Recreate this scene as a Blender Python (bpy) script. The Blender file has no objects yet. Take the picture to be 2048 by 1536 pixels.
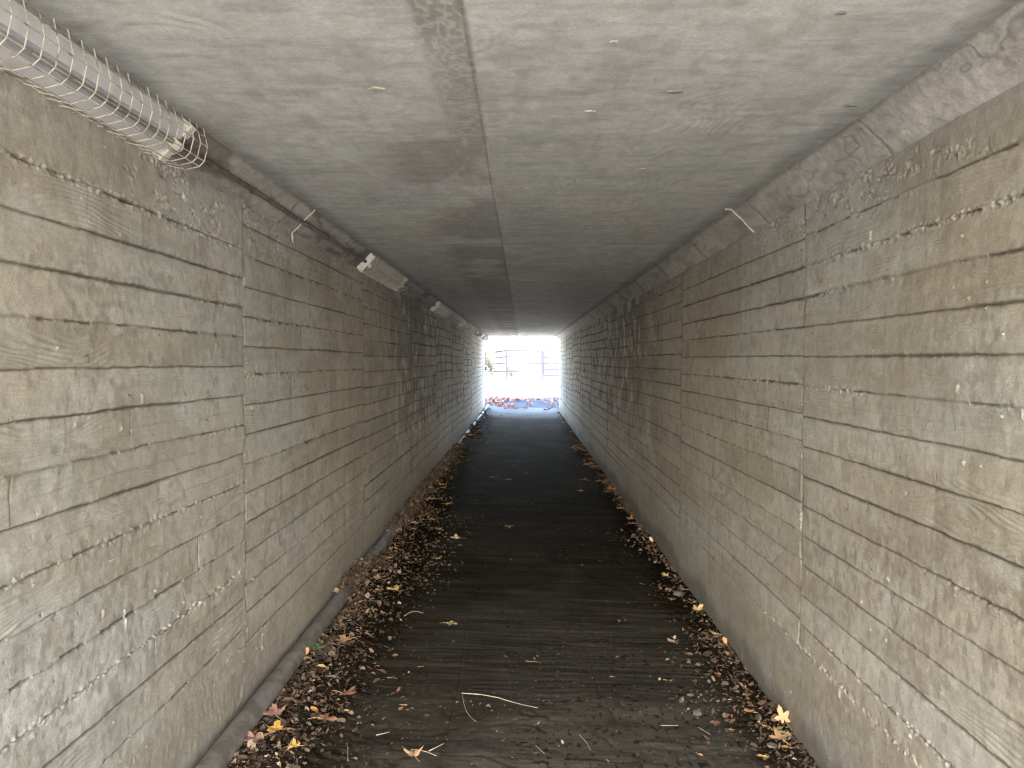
import bpy, bmesh, math, random
import numpy as np
from mathutils import Vector

random.seed(7)
RNG = np.random.default_rng(11)
scene = bpy.context.scene
COL = scene.collection
F = np.float32

# ------------------------------------------------------------------ dimensions (metres)
HW = 1.17          # half width of the passage
EYE = 1.60         # eye height
CEIL = 2.365       # ceiling height
WTOP = 2.25        # where the wall meets the sloping haunch
HX = 1.055         # where the haunch meets the ceiling
Y0, Y1 = -2.3, 24.2   # near and far mouth of the underpass
FPX = 1538.0

# ------------------------------------------------------------------ helpers
def tag(o, label=None, cat=None, group=None, kind=None):
    if label: o['label'] = label
    if cat: o['category'] = cat
    if group: o['group'] = group
    if kind: o['kind'] = kind
    return o

def empty(name, loc=(0, 0, 0), rz=0.0):
    o = bpy.data.objects.new(name, None)
    o.location = loc; o.rotation_euler = (0, 0, rz); o.empty_display_size = .1
    COL.objects.link(o)
    return o

def link(name, me, mat=None, parent=None, loc=None):
    o = bpy.data.objects.new(name, me)
    if mat is not None: me.materials.append(mat)
    COL.objects.link(o)
    if parent is not None: o.parent = parent
    if loc is not None: o.location = loc
    return o

class MB:
    """collects simple shapes and links them as one mesh"""
    def __init__(s): s.v = []; s.f = []
    def add(s, vs, fs):
        b = len(s.v); s.v += [tuple(p) for p in vs]; s.f += [tuple(b + i for i in f) for f in fs]
    def box(s, a, b):
        x0, y0, z0 = a; x1, y1, z1 = b
        s.add([(x0,y0,z0),(x1,y0,z0),(x1,y1,z0),(x0,y1,z0),(x0,y0,z1),(x1,y0,z1),(x1,y1,z1),(x0,y1,z1)],
              [(0,3,2,1),(4,5,6,7),(0,1,5,4),(1,2,6,5),(2,3,7,6),(3,0,4,7)])
    def tube(s, pts, r, n=8, cap=True):
        pts = [Vector(p) for p in pts]
        rs = r if isinstance(r, (list, tuple)) else [r] * len(pts)
        vs = []
        up = None
        for i, p in enumerate(pts):
            t = (pts[min(i + 1, len(pts) - 1)] - pts[max(i - 1, 0)]).normalized()
            if up is None:
                up = Vector((0, 0, 1)) if abs(t.z) < .9 else Vector((1, 0, 0))
            a = t.cross(up).normalized(); b = t.cross(a).normalized(); up = -b if False else a.cross(t)
            for k in range(n):
                q = 2 * math.pi * k / n
                vs.append(p + (a * math.cos(q) + b * math.sin(q)) * rs[i])
        fs = []
        for i in range(len(pts) - 1):
            for k in range(n):
                k2 = (k + 1) % n
                fs.append((i * n + k, i * n + k2, (i + 1) * n + k2, (i + 1) * n + k))
        if cap:
            fs.append(tuple(range(n - 1, -1, -1)))
            fs.append(tuple((len(pts) - 1) * n + k for k in range(n)))
        s.add(vs, fs)
    def prism(s, prof, fn, y0, y1):
        """profile points (u,n) mapped by fn(u,n,y), extruded from y0 to y1, capped"""
        n = len(prof)
        vs = [fn(u, w, y0) for u, w in prof] + [fn(u, w, y1) for u, w in prof]
        fs = [(k, (k + 1) % n, n + (k + 1) % n, n + k) for k in range(n)]
        fs += [tuple(range(n - 1, -1, -1)), tuple(range(n, 2 * n))]
        s.add(vs, fs)
    def build(s, name, mat, parent=None, smooth=False):
        me = bpy.data.meshes.new(name)
        me.from_pydata(s.v, [], s.f)
        bm = bmesh.new(); bm.from_mesh(me)
        bmesh.ops.recalc_face_normals(bm, faces=bm.faces[:]); bm.to_mesh(me); bm.free()
        if smooth:
            me.polygons.foreach_set('use_smooth', [True] * len(me.polygons))
        me.update()
        return link(name, me, mat, parent)

# ------------------------------------------------------------------ numpy noise
def _hash(xi, yi, s):
    n = xi * np.uint32(374761393) + yi * np.uint32(668265263) + np.uint32((s * 2654435761) & 0xffffffff)
    n = (n ^ (n >> np.uint32(13))) * np.uint32(1274126177)
    n ^= n >> np.uint32(16)
    n = n * np.uint32(2246822519)
    n ^= n >> np.uint32(15)
    return n.astype(F) * F(1.0 / 4294967296.0)

def vn(x, y, s=0):
    """value noise 0..1"""
    x, y = np.broadcast_arrays(np.asarray(x, F), np.asarray(y, F))
    fx = np.floor(x); fy = np.floor(y)
    tx = x - fx; ty = y - fy
    xi = fx.astype(np.int32).astype(np.uint32); yi = fy.astype(np.int32).astype(np.uint32)
    tx = tx * tx * (3 - 2 * tx); ty = ty * ty * (3 - 2 * ty)
    one = np.uint32(1)
    a = _hash(xi, yi, s); b = _hash(xi + one, yi, s); c = _hash(xi, yi + one, s); d = _hash(xi + one, yi + one, s)
    return (a + (b - a) * tx) * (1 - ty) + (c + (d - c) * tx) * ty

def fbm(x, y, s=0, octs=4, g=.5):
    t = 0; a = 1.0; w = 0
    for k in range(octs):
        t = t + a * vn(x * (2.03 ** k) + 13.7 * k, y * (2.03 ** k) - 7.3 * k, s + 101 * k); w += a; a *= g
    return t / w

def ss(x, a, b):
    t = np.clip((x - a) / (b - a), 0, 1)
    return t * t * (3 - 2 * t)

def mixc(c, col, m):
    return c + (np.array(col, F) - c) * m[..., None]

def grid_mesh(name, P, C, mat, parent=None, flip=False):
    """P (nu,nv,3) positions, C (nu,nv,3) base colours"""
    nu, nv = P.shape[:2]
    me = bpy.data.meshes.new(name)
    nf = (nu - 1) * (nv - 1)
    me.vertices.add(nu * nv); me.loops.add(nf * 4); me.polygons.add(nf)
    me.vertices.foreach_set('co', P.astype(F).reshape(-1))
    i = np.arange(nu * nv, dtype=np.int32).reshape(nu, nv)
    q = [i[:-1, :-1], i[1:, :-1], i[1:, 1:], i[:-1, 1:]]
    if flip: q = q[::-1]
    me.loops.foreach_set('vertex_index', np.stack(q, -1).reshape(-1))
    me.polygons.foreach_set('loop_start', np.arange(0, nf * 4, 4, dtype=np.int32))
    me.polygons.foreach_set('use_smooth', np.ones(nf, dtype=bool))
    me.update(calc_edges=True)
    a = me.color_attributes.new('tone', 'FLOAT_COLOR', 'POINT')
    cc = np.ones((nu * nv, 4), F); cc[:, :3] = np.clip(C.reshape(-1, 3), 0.003, .95)
    a.data.foreach_set('color', cc.reshape(-1))
    return link(name, me, mat, parent)

def axis(y0, y1, scale, lo, hi, near=1.4, back=.04):
    """samples along the passage, finer close to the viewpoint"""
    ys = list(np.arange(y0, near, back))
    y = near
    while y < y1:
        ys.append(y); y += min(hi, max(lo, y * y * scale))
    ys.append(y1)
    return np.array(ys, F)

# ------------------------------------------------------------------ materials
def nmat(name):
    m = bpy.data.materials.new(name); m.use_nodes = True
    nt = m.node_tree; b = nt.nodes['Principled BSDF']
    return m, nt, b

def noise(nt, scale, detail=4, rough=.55, coord=None, dist=0.0, stretch=None):
    n = nt.nodes.new('ShaderNodeTexNoise')
    n.inputs['Scale'].default_value = scale; n.inputs['Detail'].default_value = detail
    n.inputs['Roughness'].default_value = rough; n.inputs['Distortion'].default_value = dist
    tc = nt.nodes.new('ShaderNodeTexCoord')
    if stretch:
        mp = nt.nodes.new('ShaderNodeMapping'); mp.inputs['Scale'].default_value = stretch
        nt.links.new(tc.outputs['Object'], mp.inputs['Vector']); nt.links.new(mp.outputs[0], n.inputs['Vector'])
    else:
        nt.links.new(tc.outputs['Object'], n.inputs['Vector'])
    return n

def remap(nt, sock, a, b, c, d):
    m = nt.nodes.new('ShaderNodeMapRange'); m.inputs[1].default_value = a; m.inputs[2].default_value = b
    m.inputs[3].default_value = c; m.inputs[4].default_value = d
    nt.links.new(sock, m.inputs[0]); return m.outputs[0]

def mul(nt, a, b):
    m = nt.nodes.new('ShaderNodeVectorMath'); m.operation = 'MULTIPLY'
    for s, v in ((a, 0), (b, 1)):
        nt.links.new(s, m.inputs[v])
    return m.outputs[0]

def surface_mat(name, rough=.85, fine=(140, .45, 1.25), bump=.25, bdist=.004, spec=.3, stretch=None):
    """concrete whose large pattern is in the mesh and whose fine grit is in the shader"""
    m, nt, b = nmat(name)
    at = nt.nodes.new('ShaderNodeVertexColor'); at.layer_name = 'tone'
    n1 = noise(nt, fine[0], 5, .65, stretch=stretch); n2 = noise(nt, fine[0] * .18, 4, .6)
    f = remap(nt, n1.outputs[0], .3, .7, 1 - fine[1] * .5, 1 + fine[1] * .5)
    g = remap(nt, n2.outputs[0], .3, .7, .88, 1.12)
    c = mul(nt, mul(nt, at.outputs['Color'], f), g)
    nt.links.new(c, b.inputs['Base Color'])
    b.inputs['Roughness'].default_value = rough
    b.inputs['Specular IOR Level'].default_value = spec
    bp = nt.nodes.new('ShaderNodeBump'); bp.inputs['Strength'].default_value = bump; bp.inputs['Distance'].default_value = bdist
    nt.links.new(n1.outputs[0], bp.inputs['Height']); nt.links.new(bp.outputs[0], b.inputs['Normal'])
    return m

def plain_mat(name, col, rough=.7, metal=0.0, var=.25, scale=30, col2=None, lo=.45, hi=.6, bump=0.0, spec=.4):
    m, nt, b = nmat(name)
    n = noise(nt, scale, 5, .6)
    mx = nt.nodes.new('ShaderNodeMix'); mx.data_type = 'RGBA'
    c2 = col2 if col2 else tuple(c * (1 - var) for c in col)
    mx.inputs[6].default_value = (*col, 1); mx.inputs[7].default_value = (*c2, 1)
    nt.links.new(remap(nt, n.outputs[0], lo, hi, 0, 1), mx.inputs[0])
    nt.links.new(mx.outputs[2], b.inputs['Base Color'])
    b.inputs['Roughness'].default_value = rough; b.inputs['Metallic'].default_value = metal
    b.inputs['Specular IOR Level'].default_value = spec
    if bump:
        bp = nt.nodes.new('ShaderNodeBump'); bp.inputs['Strength'].default_value = bump; bp.inputs['Distance'].default_value = .01
        nt.links.new(n.outputs[0], bp.inputs['Height']); nt.links.new(bp.outputs[0], b.inputs['Normal'])
    return m

M = {}
M['wall'] = surface_mat('board_formed_concrete', .86, (170, .42), .5, .003)
M['ceiling'] = surface_mat('plywood_formed_concrete', .8, (130, .34), .4, .002)
M['haunch'] = surface_mat('rough_haunch_concrete', .88, (120, .4), .5, .003)
M['floor'] = surface_mat('damp_dirty_paving', .95, (150, .6), .6, .002, spec=.012)
M['litter'] = surface_mat('dead_leaf_litter', .55, (90, .5), .2, .002, spec=.4)
M['outer'] = plain_mat('outer_concrete', (.34, .33, .3), .9, scale=4, col2=(.24, .23, .2), bump=.2)
M['earth'] = plain_mat('dry_grass_bank', (.2, .19, .09), .95, scale=6, col2=(.1, .12, .05), bump=.5)
M['enamel'] = plain_mat('white_enamel', (.74, .76, .8), .35, scale=9, col2=(.55, .55, .56), lo=.5, hi=.75)
M['plate'] = plain_mat('cream_end_plate', (.78, .74, .64), .45, scale=30, col2=(.42, .27, .15), lo=.58, hi=.72)
M['rust'] = plain_mat('rusty_wire', (.62, .56, .47), .6, scale=26, col2=(.22, .12, .07), lo=.50, hi=.62, metal=.1)
M['conduit'] = plain_mat('dirty_conduit', (.06, .055, .05), .5, scale=12, col2=(.13, .12, .11))
M['tube'] = plain_mat('grimy_lamp_tube', (.3, .3, .3), .3, scale=20, col2=(.2, .19, .18))
M['holder'] = plain_mat('cream_lamp_holder', (.7, .66, .56), .5, scale=40, col2=(.4, .3, .2), lo=.5, hi=.7)
M['pipe'] = plain_mat('grey_plastic_pipe', (.15, .15, .145), .6, scale=14, col2=(.085, .075, .065), bump=.1)
M['sealant'] = plain_mat('pale_sealant', (.72, .71, .68), .7, scale=60, col2=(.5, .49, .46))
M['patch'] = plain_mat('buff_filler', (.5, .47, .37), .85, scale=60, col2=(.38, .36, .29))
M['darkpatch'] = plain_mat('dark_filler', (.17, .17, .17), .85, scale=60, col2=(.25, .25, .24))
M['straw'] = plain_mat('dry_straw', (.55, .5, .38), .7, scale=30, col2=(.35, .3, .2))
M['stone'] = plain_mat('grey_stone', (.10, .105, .105), .8, scale=20, col2=(.06, .06, .057), bump=.3)
M['metal'] = plain_mat('galvanised_steel', (.014, .014, .022), .8, scale=10, col2=(.011, .011, .018), spec=.05, metal=.0)
M['sign'] = plain_mat('pale_sign_board', (.5, .5, .55), .5, scale=5)
M['ink'] = plain_mat('sign_ink', (.02, .02, .03), .6, scale=5)
M['bark'] = plain_mat('grey_bark', (.035, .035, .04), .9, scale=30, col2=(.025, .025, .028), bump=.3, spec=.05)
M['leafgreen'] = plain_mat('shrub_leaves', (.055, .07, .05), .9, scale=3, col2=(.07, .062, .05), spec=.05)
M['box'] = plain_mat('grey_box', (.12, .12, .13), .6, scale=10)

# ------------------------------------------------------------------ walls: board-formed concrete
TAN = (.378, .355, .295); GREY = (.385, .397, .378); BROWN = (.165, .142, .11); PALE = (.50, .49, .45)

def wall(side, parent):
    S = 1000 if side < 0 else 2000
    u = axis(Y0, Y1, 1 / 1500.0, .0028, .045, near=1.35, back=.035)
    v = np.linspace(-.06, WTOP + .03, 800).astype(F)
    U, V = np.meshgrid(u, v, indexing='ij')
    nu, nv = U.shape
    H = np.zeros((nu, nv), F); tone = np.zeros((nu, nv), F); dark = np.zeros((nu, nv), F)
    grain = np.zeros((nu, nv), F); crumb = np.zeros((nu, nv), F)
    r = random.Random(S)
    y_start = .78 - 2.44 * 3
    low = .40   # top of the plain kicker band
    k = 0
    while y_start + k * 2.44 < Y1:
        a = y_start + k * 2.44; b = a + 2.44; k += 1
        cols = np.where((u >= a) & (u < b))[0]
        if len(cols) == 0: continue
        c0, c1 = cols[0], cols[-1] + 1
        uu = U[c0:c1]; vv = V[c0:c1]
        # board edges of this form panel
        e = []
        if side > 0 and k == 4: e = [1.6155 + (j - 10) * .1245 for j in range(16)]
        elif side < 0 and k == 3 + 1 - 0: e = [1.458 + (j - 9) * .1225 for j in range(15)]
        if not e:
            z = low + r.uniform(-.01, .05)
            while z < 2.30:
                e.append(z); z += .1235 * r.uniform(.93, 1.07)
        e = [x for x in e if low - .02 < x < 2.18]
        e = [-1.0] + e + [3.0]
        n = len(e) - 1
        E = np.array(e, F)
        vw = vv + .0025 * (vn(uu * 1.3, vv * 0 + k, S + 3) - .5) * 2 + .0022 * (vn(uu * 14, vv * 9, S + 4) - .5) * 2
        # slight sag of a board here and there
        idx = np.clip(np.searchsorted(E, vw.reshape(-1)).reshape(vw.shape) - 1, 0, n - 1)
        off = np.array([r.uniform(-.0032, .0032) for _ in range(n)], F)
        tilt = np.array([r.uniform(-.002, .0055) for _ in range(n)], F)
        tn = np.array([r.gauss(0, 1) for _ in range(n)], F)
        jt = np.array([r.random() for _ in range(n + 1)], F)        # character of each joint line
        butt = np.array([r.uniform(a + .3, b - .3) if r.random() < .45 else 99 for _ in range(n)], F)
        lo = E[idx]; hi = E[idx + 1]
        fr = np.clip((vw - lo) / np.maximum(hi - lo, .001), 0, 1)
        dlo = vw - lo; dhi = hi - vw
        d = np.minimum(dlo, dhi)
        ei = np.where(dlo < dhi, idx, idx + 1)
        jc = jt[ei]
        isB = (idx > 0) & (idx < n - 1)
        h = np.where(isB, off[idx] + tilt[idx] * (.5 - fr), 0)
        bx = butt[idx]
        past = uu > bx + .003 * (vn(uu * 3, vv * 60, S + 9) - .5)
        h = h + np.where(past & isB, .0014 * np.sign(jc - .5), 0)
        t = np.where(isB, tn[idx], tn[0] * .4)
        t = np.where(past & isB, t * -.4, t)
        along = vn(uu * 1.7, ei * 3.1 + k * 17, S + 11)
        along2 = vn(uu * 16, ei * 5.7 + k * 13, S + 12)
        rag = .6 + .9 * vn(uu * 70, vv * 70, S + 13)
        wj = (.0030 + .0022 * ss(along, .45, .85) + .006 * ss(uu, 6, 13)) * rag
        g = np.exp(-(d / wj) ** 2) * np.where(d < .04, 1, 0)
        st = .8 + .2 * ss(along * .6 + along2 * .4 + (jc - .5) * .35, .2, .6)
        st = np.maximum(st, ss(uu, 6, 9) * (.35 + .65 * vn(uu * .9, ei * 2.7 + k, S + 14)))
        fin = ss(jc, .52, .6) * ss(along2, .35, .6)
        h = h + g * st * np.where(fin > .5, .0030, -.0060)
        # joint dirt, plus shade under each lap put into the colour
        dk = g * st * (.95 - .55 * fin)
        dk = np.maximum(dk, .32 * ss(along, .25, .6) * np.exp(-np.maximum(dhi, 0) / .006) * isB)
        # crumbly honeycombed stretches along some joints
        cm = ss(vn(uu * .9, ei * 2.3 + k * 7, S + 15), .46, .72) * ss(jc, .25, .6) * np.exp(-(d / (.006 + .012 * vn(uu * 2.5, ei * 1.3, S + 16))) ** 2)
        cm = cm * (d < .05)
        # butt line
        db = np.abs(uu - bx)
        gb = np.exp(-(db / .0022) ** 2) * isB
        h = h - gb * .002; dk = np.maximum(dk, gb * .7)
        # panel line
        above = ss(vv, low - .03, low)
        dp = np.minimum(uu - a, b - uu) + .004 * (vn(uu * 0, vv * 12, S + 17) - .5)
        gp = np.exp(-(dp / (.0045 + uu * uu / 5200)) ** 2) * above
        half = np.abs(uu - (a + 1.22 + .25 * (r.random() - .5)))
        gp = np.maximum(gp, r.uniform(.1, .9) * np.exp(-(half / (.004 + uu * uu / 7000)) ** 2) * above * ss(uu, 6.5, 9))
        fp = np.exp(-((uu - a - .006) / .004) ** 2) * above
        h = h - gp * .003 + fp * .0035 * ss(vn(uu * 0, vv * 5, S + 18), .3, .6)
        dk = np.maximum(dk, gp * .75 * ss(vn(uu * 2, vv * 14, S + 19), .2, .55))
        # cathedral wood grain: contour lines of a stretched field, a fresh one per board
        bo = idx * 7.3 + k * 31.7
        fld = vn(uu * 2.6 + bo, vv * 11 + bo, S + 21) * 7 + vn(uu * 7 + bo, vv * 24, S + 22) * 1.5 + vv * 60
        ring = np.sin(fld * 6.283 * .95)
        gm = ss(vn(uu * 1.6 + bo, vv * 5, S + 23), .5, .8)
        fine = np.sin((fld * 2.4 + vv * 130) * 6.283 * .6)
        grain[c0:c1] = (ring * (.12 + .75 * gm) + fine * .3 * (1 - gm)) * isB
        h = h + (ring * .0013 * gm * ss(vn(uu * .9 + bo, vv * 0, S + 24), .35, .7) + fine * .00035) * isB
        H[c0:c1] = h; tone[c0:c1] = t; dark[c0:c1] = dk; crumb[c0:c1] = cm
    # rough band at the top of the wall and kicker strip
    top = ss(V, WTOP - .17, WTOP - .13) * ss(fbm(U * 1.1, V * 6, S + 31, 3), .42, .6)
    crumb = np.maximum(crumb, top * .8 * ss(vn(U * 22, V * 30, S + 32), .45, .7))
    kick = np.exp(-((V - low + .02 * (vn(U * 1.5, 0, S + 33) - .5)) / .012) ** 2)
    crumb = np.maximum(crumb, kick * ss(vn(U * 1.2, 3.3, S + 34), .2, .6))
    rough_low = ss(vn(U * 3, V * 5, S + 35), .5, .8) * ss(-V, -low * .98, -.12)
    # honeycomb stones
    c1n = vn(U * 85, V * 95, S + 41); c2n = vn(U * 170, V * 170, S + 42)
    H += crumb * ((c1n - .5) * .012 + (c2n - .5) * .005) - crumb * .001
    H += rough_low * (vn(U * 40, V * 40, S + 43) - .5) * .003
    H += (fbm(U * 6, V * 8, S + 44, 4) - .5) * .004 + (fbm(U * .6, V * .9, S + 45, 2) - .5) * .012
    H += (fbm(U * 45, V * 38, S + 46, 3) - .5) * .0022 + (fbm(U * 18, V * 14, S + 95, 3) - .5) * .003
    # odd pebbles and lumps standing proud, small pits
    lump = ss(vn(U * 26, V * 30, S + 47), .955, .985)
    H += lump * .004
    pits = ss(vn(U * 75, V * 60, S + 48), .93, .985) * ss(fbm(U * 1.5, V * 2, S + 49, 2), .4, .6)
    H -= pits * .004
    # ---- colour
    big = fbm(U * .55, V * 1.1, S + 51, 4) + .05 * ss(V, 1.0, 1.7) - .03
    C = np.zeros((nu, nv, 3), F) + np.array(TAN, F)
    C = mixc(C, GREY, np.clip(ss(big + tone * .05, .42, .62) * .85, 0, 1))
    C *= (1 + .07 * np.clip(tone, -2, 2))[..., None]
    C *= (.90 + .20 * fbm(U * 3.5, V * 55, S + 90, 3))[..., None]
    C *= (.84 + .32 * vn(U * 24, V * 30, S + 91) ** 1.0 * .5 + .16 * vn(U * 60, V * 60, S + 92))[..., None] * 1.06
    C *= (.80 + .40 * fbm(U * 4, V * 9, S + 52, 6, .62))[..., None]
    blot = ss(fbm(U * 13, V * 13, S + 93, 5, .65), .52, .66)
    C = mixc(C, (.25, .215, .165), blot * .38)
    pale = ss(fbm(U * 9, V * 12, S + 94, 5, .62), .55, .68)
    C = mixc(C, (.52, .52, .50), pale * .35)
    C *= (1 + .05 * grain)[..., None]
    # pale bloom, creeping down like run water
    drip = fbm(U * 11, V * 5, S + 53, 5)
    bloom = ss(fbm(U * 1.0, V * 1.9, S + 54, 4) * .6 + drip * .4, .53, .68)
    C = mixc(C, PALE, bloom * .45)
    edgebloom = np.exp(-((fbm(U * 1.4, V * 2.2, S + 55, 5) - .56) / .012) ** 2) * ss(vn(U * .6, V * 1.1, S + 56), .4, .62)
    C = mixc(C, (.2, .17, .15), edgebloom * .45)
    C = mixc(C, (.52, .51, .47), np.exp(-((fbm(U * 1.4, V * 2.2, S + 55, 5) - .58) / .014) ** 2) * ss(vn(U * .6, V * 1.1, S + 56), .4, .62) * .5)
    # brown warm stain
    C = mixc(C, (.285, .255, .195), ss(fbm(U * 1.3 + 5, V * 3.0, S + 57, 5), .5, .68) * .5)
    # leopard-like damp spots, tall and thin
    reg = ss(fbm(U * .8, V * 1.3, S + 58, 3), .45, .62)
    if side < 0:
        reg = np.maximum(reg * .18, ss(1 - np.abs(V - (.75 + .02 * U)) / .30, 0, .7) * ss(3.4 - U, 0, .5))
    else:
        reg = np.maximum(reg * .18, ss(1 - np.abs(V - (.80 - .10 * (U - 3))) / .34, 0, .7) * ss(3.35 - U, 0, .3))
    sp = ss(vn(U * 34, V * 21, S + 59) * .55 + vn(U * 70, V * 44, S + 60) * .45, .56, .68)
    C = mixc(C, BROWN, sp * reg * .42)
    C = mixc(C, (.23, .205, .165), ss(vn(U * 46, V * 24, S + 61), .78, .9) * ss(vn(U * 1.9, V * 2.6, S + 62), .5, .7) * .5)
    # vertical weather streaks
    stk = ss(fbm(U * 18, V * .8, S + 63, 3), .52, .72)
    C *= (1 - .10 * stk * ss(vn(U * .9, V * .8, S + 64), .35, .7))[..., None]
    # soot, lime and painted light falloff towards mid-passage, mostly high up
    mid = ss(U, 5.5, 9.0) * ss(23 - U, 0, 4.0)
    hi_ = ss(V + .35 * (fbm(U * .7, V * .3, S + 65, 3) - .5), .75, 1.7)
    soot_falloff = mid * hi_ * (.55 + .45 * fbm(U * 3, V * .7, S + 66, 4))
    C = mixc(C, (.13, .12, .117), soot_falloff * .70 * (1 - .6 * ss(U, 11, 17)))
    C = mixc(C, (.80, .72, .69), ss(U, 7.5, 12.5) * (.45 + .6 * fbm(U * 4, V * 2, S + 75, 4)) * .95)  # exit daylight put into the far wall colour as a pale ramp
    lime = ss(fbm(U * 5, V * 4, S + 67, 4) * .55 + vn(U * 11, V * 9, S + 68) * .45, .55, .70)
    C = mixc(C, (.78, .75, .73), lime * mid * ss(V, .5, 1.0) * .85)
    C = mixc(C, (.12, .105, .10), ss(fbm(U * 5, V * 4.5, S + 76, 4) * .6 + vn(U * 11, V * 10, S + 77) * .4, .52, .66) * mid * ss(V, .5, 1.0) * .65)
    # moss-dark foot, lighter grey hem
    foot = ss(-V, -.55, -.15)
    C = mixc(C, (.24, .215, .165), foot * .5)
    hem = ss(-V, -.24 - .0, -.13) * ss(fbm(U * 3, V * 4, S + 69, 3), .35, .6)
    C = mixc(C, (.29, .295, .29), hem * .6)
    damp = ss(-V + .10 * vn(U * 2, 0, S + 70) + .05 * vn(U * 9, 0, S + 71), -.12, .0)
    C = mixc(C, (.09, .085, .075), damp * .75)
    C *= (1 - .30 * foot * fbm(U * 2.2, V * 3, S + 72, 4))[..., None]
    if side > 0:
        C = mixc(C, (.27, .29, .17), ss(U, 14, 22) * .45 * fbm(U * 2, V * 2, S + 73, 3) * 1.6)
        # long dark seam near the foot at the far half
        seam = np.exp(-((V - (.36 + .006 * (U - 12))) / .012) ** 2) * ss(U, 8, 10)
        C = mixc(C, (.06, .06, .045), seam * .8)
    # joints and pits last
    C = mixc(C, (.06, .048, .036), np.clip(dark * 1.2, 0, 1) * .9)
    C = mixc(C, (.10, .085, .07), pits * .8)
    C = mixc(C, (.50, .46, .38), lump * .6)
    C *= (1 + crumb * (np.clip((c1n - .5) * 2.2, -1, 1) * .55))[..., None]
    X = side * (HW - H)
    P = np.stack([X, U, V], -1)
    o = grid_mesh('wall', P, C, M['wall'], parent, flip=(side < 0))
    o['label'] = 'board-marked concrete side wall %s' % ('with the lamps above it' if side < 0 else 'without any lamps above it')
    return o

# ------------------------------------------------------------------ ceiling: plywood-formed
def ceiling(parent):
    S = 3000
    u = axis(Y0, Y1, 1 / 700.0, .004, .05, near=1.35, back=.04)
    v = np.linspace(-HX - .03, HX + .03, 560).astype(F)
    U, V = np.meshgrid(u, v, indexing='ij')
    jx = -.121 + .006 * (vn(U * .9, 0, S + 1) - .5)
    sheet = np.floor((U - 2.62) / 2.44)
    left = V < jx
    sid = sheet * 3 + left * 1.7
    # plywood veneer figure
    fld = vn(V * 2.6 + sid * 3, U * 1.5 + sid, S + 3) * 10 + vn(V * 9 + sid, U * 6, S + 4) * 2.6 + V * 5
    ring = np.sin(fld * 6.283 * 1.3)
    gm = ss(vn(V * 2 + sid, U * 1.6, S + 5), .35, .65)
    H = ring * .0006 * gm + (fbm(V * 6, U * 6, S + 6, 4) - .5) * .0015 + (fbm(V * 40, U * 30, S + 7, 2) - .5) * .0006
    C = np.zeros(U.shape + (3,), F) + np.array((.565, .582, .578), F)
    big = fbm(V * 1.6, U * .9, S + 11, 4)
    C = mixc(C, (.60, .60, .575), ss(big, .45, .62) * .7)
    C = mixc(C, (.46, .465, .465), ss(1 - big, .48, .66) * .4)
    tn = vn(sid * 1.37, sid * 0 + 2.2, S + 12)
    C *= (.88 + .2 * tn)[..., None]
    C *= (.85 + .3 * fbm(V * 9, U * 9, S + 13, 5))[..., None]
    C *= (1 + .03 * ring * (.3 + gm))[..., None]
    # transverse dark streaks
    C *= (1 - .16 * ss(fbm(V * 7, U * 32, S + 14, 4), .5, .66))[..., None]
    C *= (.92 + .16 * fbm(V * 30, U * 30, S + 34, 3))[..., None]
    # mottled strip left of the joint, then the darker second sheet
    band = ss(V, jx - .14, jx - .11) * left * ss(2.62 - U, -.02, .02)
    band = band * (.55 + .45 * ss(fbm(V * 5, U * 2.5, S + 35, 4), .35, .6))
    sw = vn(V * 38, U * 24, S + 15) * .5 + vn(V * 76, U * 50, S + 16) * .5
    C = mixc(C, (.22, .205, .18), band * (.45 + .55 * ss(np.abs(sw - .5), .02, .16)) * .8)
    d2 = left * ss(U, 2.60, 2.64) * ss(V, -.62, -.42 + .0) * ss(fbm(V * 3, U * 2, S + 17, 4), .3, .52)
    C = mixc(C, (.21, .20, .18), d2 * .62)
    sp = ss(vn(V * 22, U * 9, S + 18), .62, .8) * ss(fbm(V * 1.5, U * .8, S + 19, 3), .45, .6)
    C = mixc(C, (.32, .30, .27), sp * .3)
    C = mixc(C, (.64, .63, .60), ss(vn(V * 30, U * 12, S + 20), .82, .93) * .35)
    # joints
    g = np.exp(-((V - jx) / .0032) ** 2); g2 = np.exp(-((V - jx + .009) / .004) ** 2)
    al = ss(vn(U * 6, 0, S + 21), .3, .6)
    du = U - 2.62 - 2.44 * np.round((U - 2.62) / 2.44)
    gt = np.exp(-(du / np.maximum(.004, U * U / 1800)) ** 2); at = ss(vn(V * 5, sheet, S + 22), .35, .6)
    H += g * al * -.0025 + gt * at * .0012
    C = mixc(C, (.60, .58, .53), g * al * .8)
    C = mixc(C, (.15, .14, .13), g2 * .65)
    C = mixc(C, (.58, .57, .53), gt * at * .6)
    C = mixc(C, (.2, .19, .18), gt * (1 - at) * .5)
    # short cross seam
    s3 = np.exp(-((U - 3.42) / .006) ** 2) * ss(V, -.16, -.15) * ss(-V, .0, .01)
    C = mixc(C, (.6, .58, .54), s3 * .8)
    C *= (1 + np.array((.45, .38, .36), F) * ss(U, 12, 21)[..., None])  # far ceiling lightened, daylight from the mouth worked into its colour
    # darker towards both edges
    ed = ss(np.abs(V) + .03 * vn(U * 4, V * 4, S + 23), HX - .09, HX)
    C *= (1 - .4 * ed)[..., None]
    mid = ss(U, 5, 9) * ss(22 - U, 0, 3)
    Z = CEIL - H * -1.0
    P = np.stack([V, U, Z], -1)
    return grid_mesh('ceiling', P, C, M['ceiling'], parent, flip=False)

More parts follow.
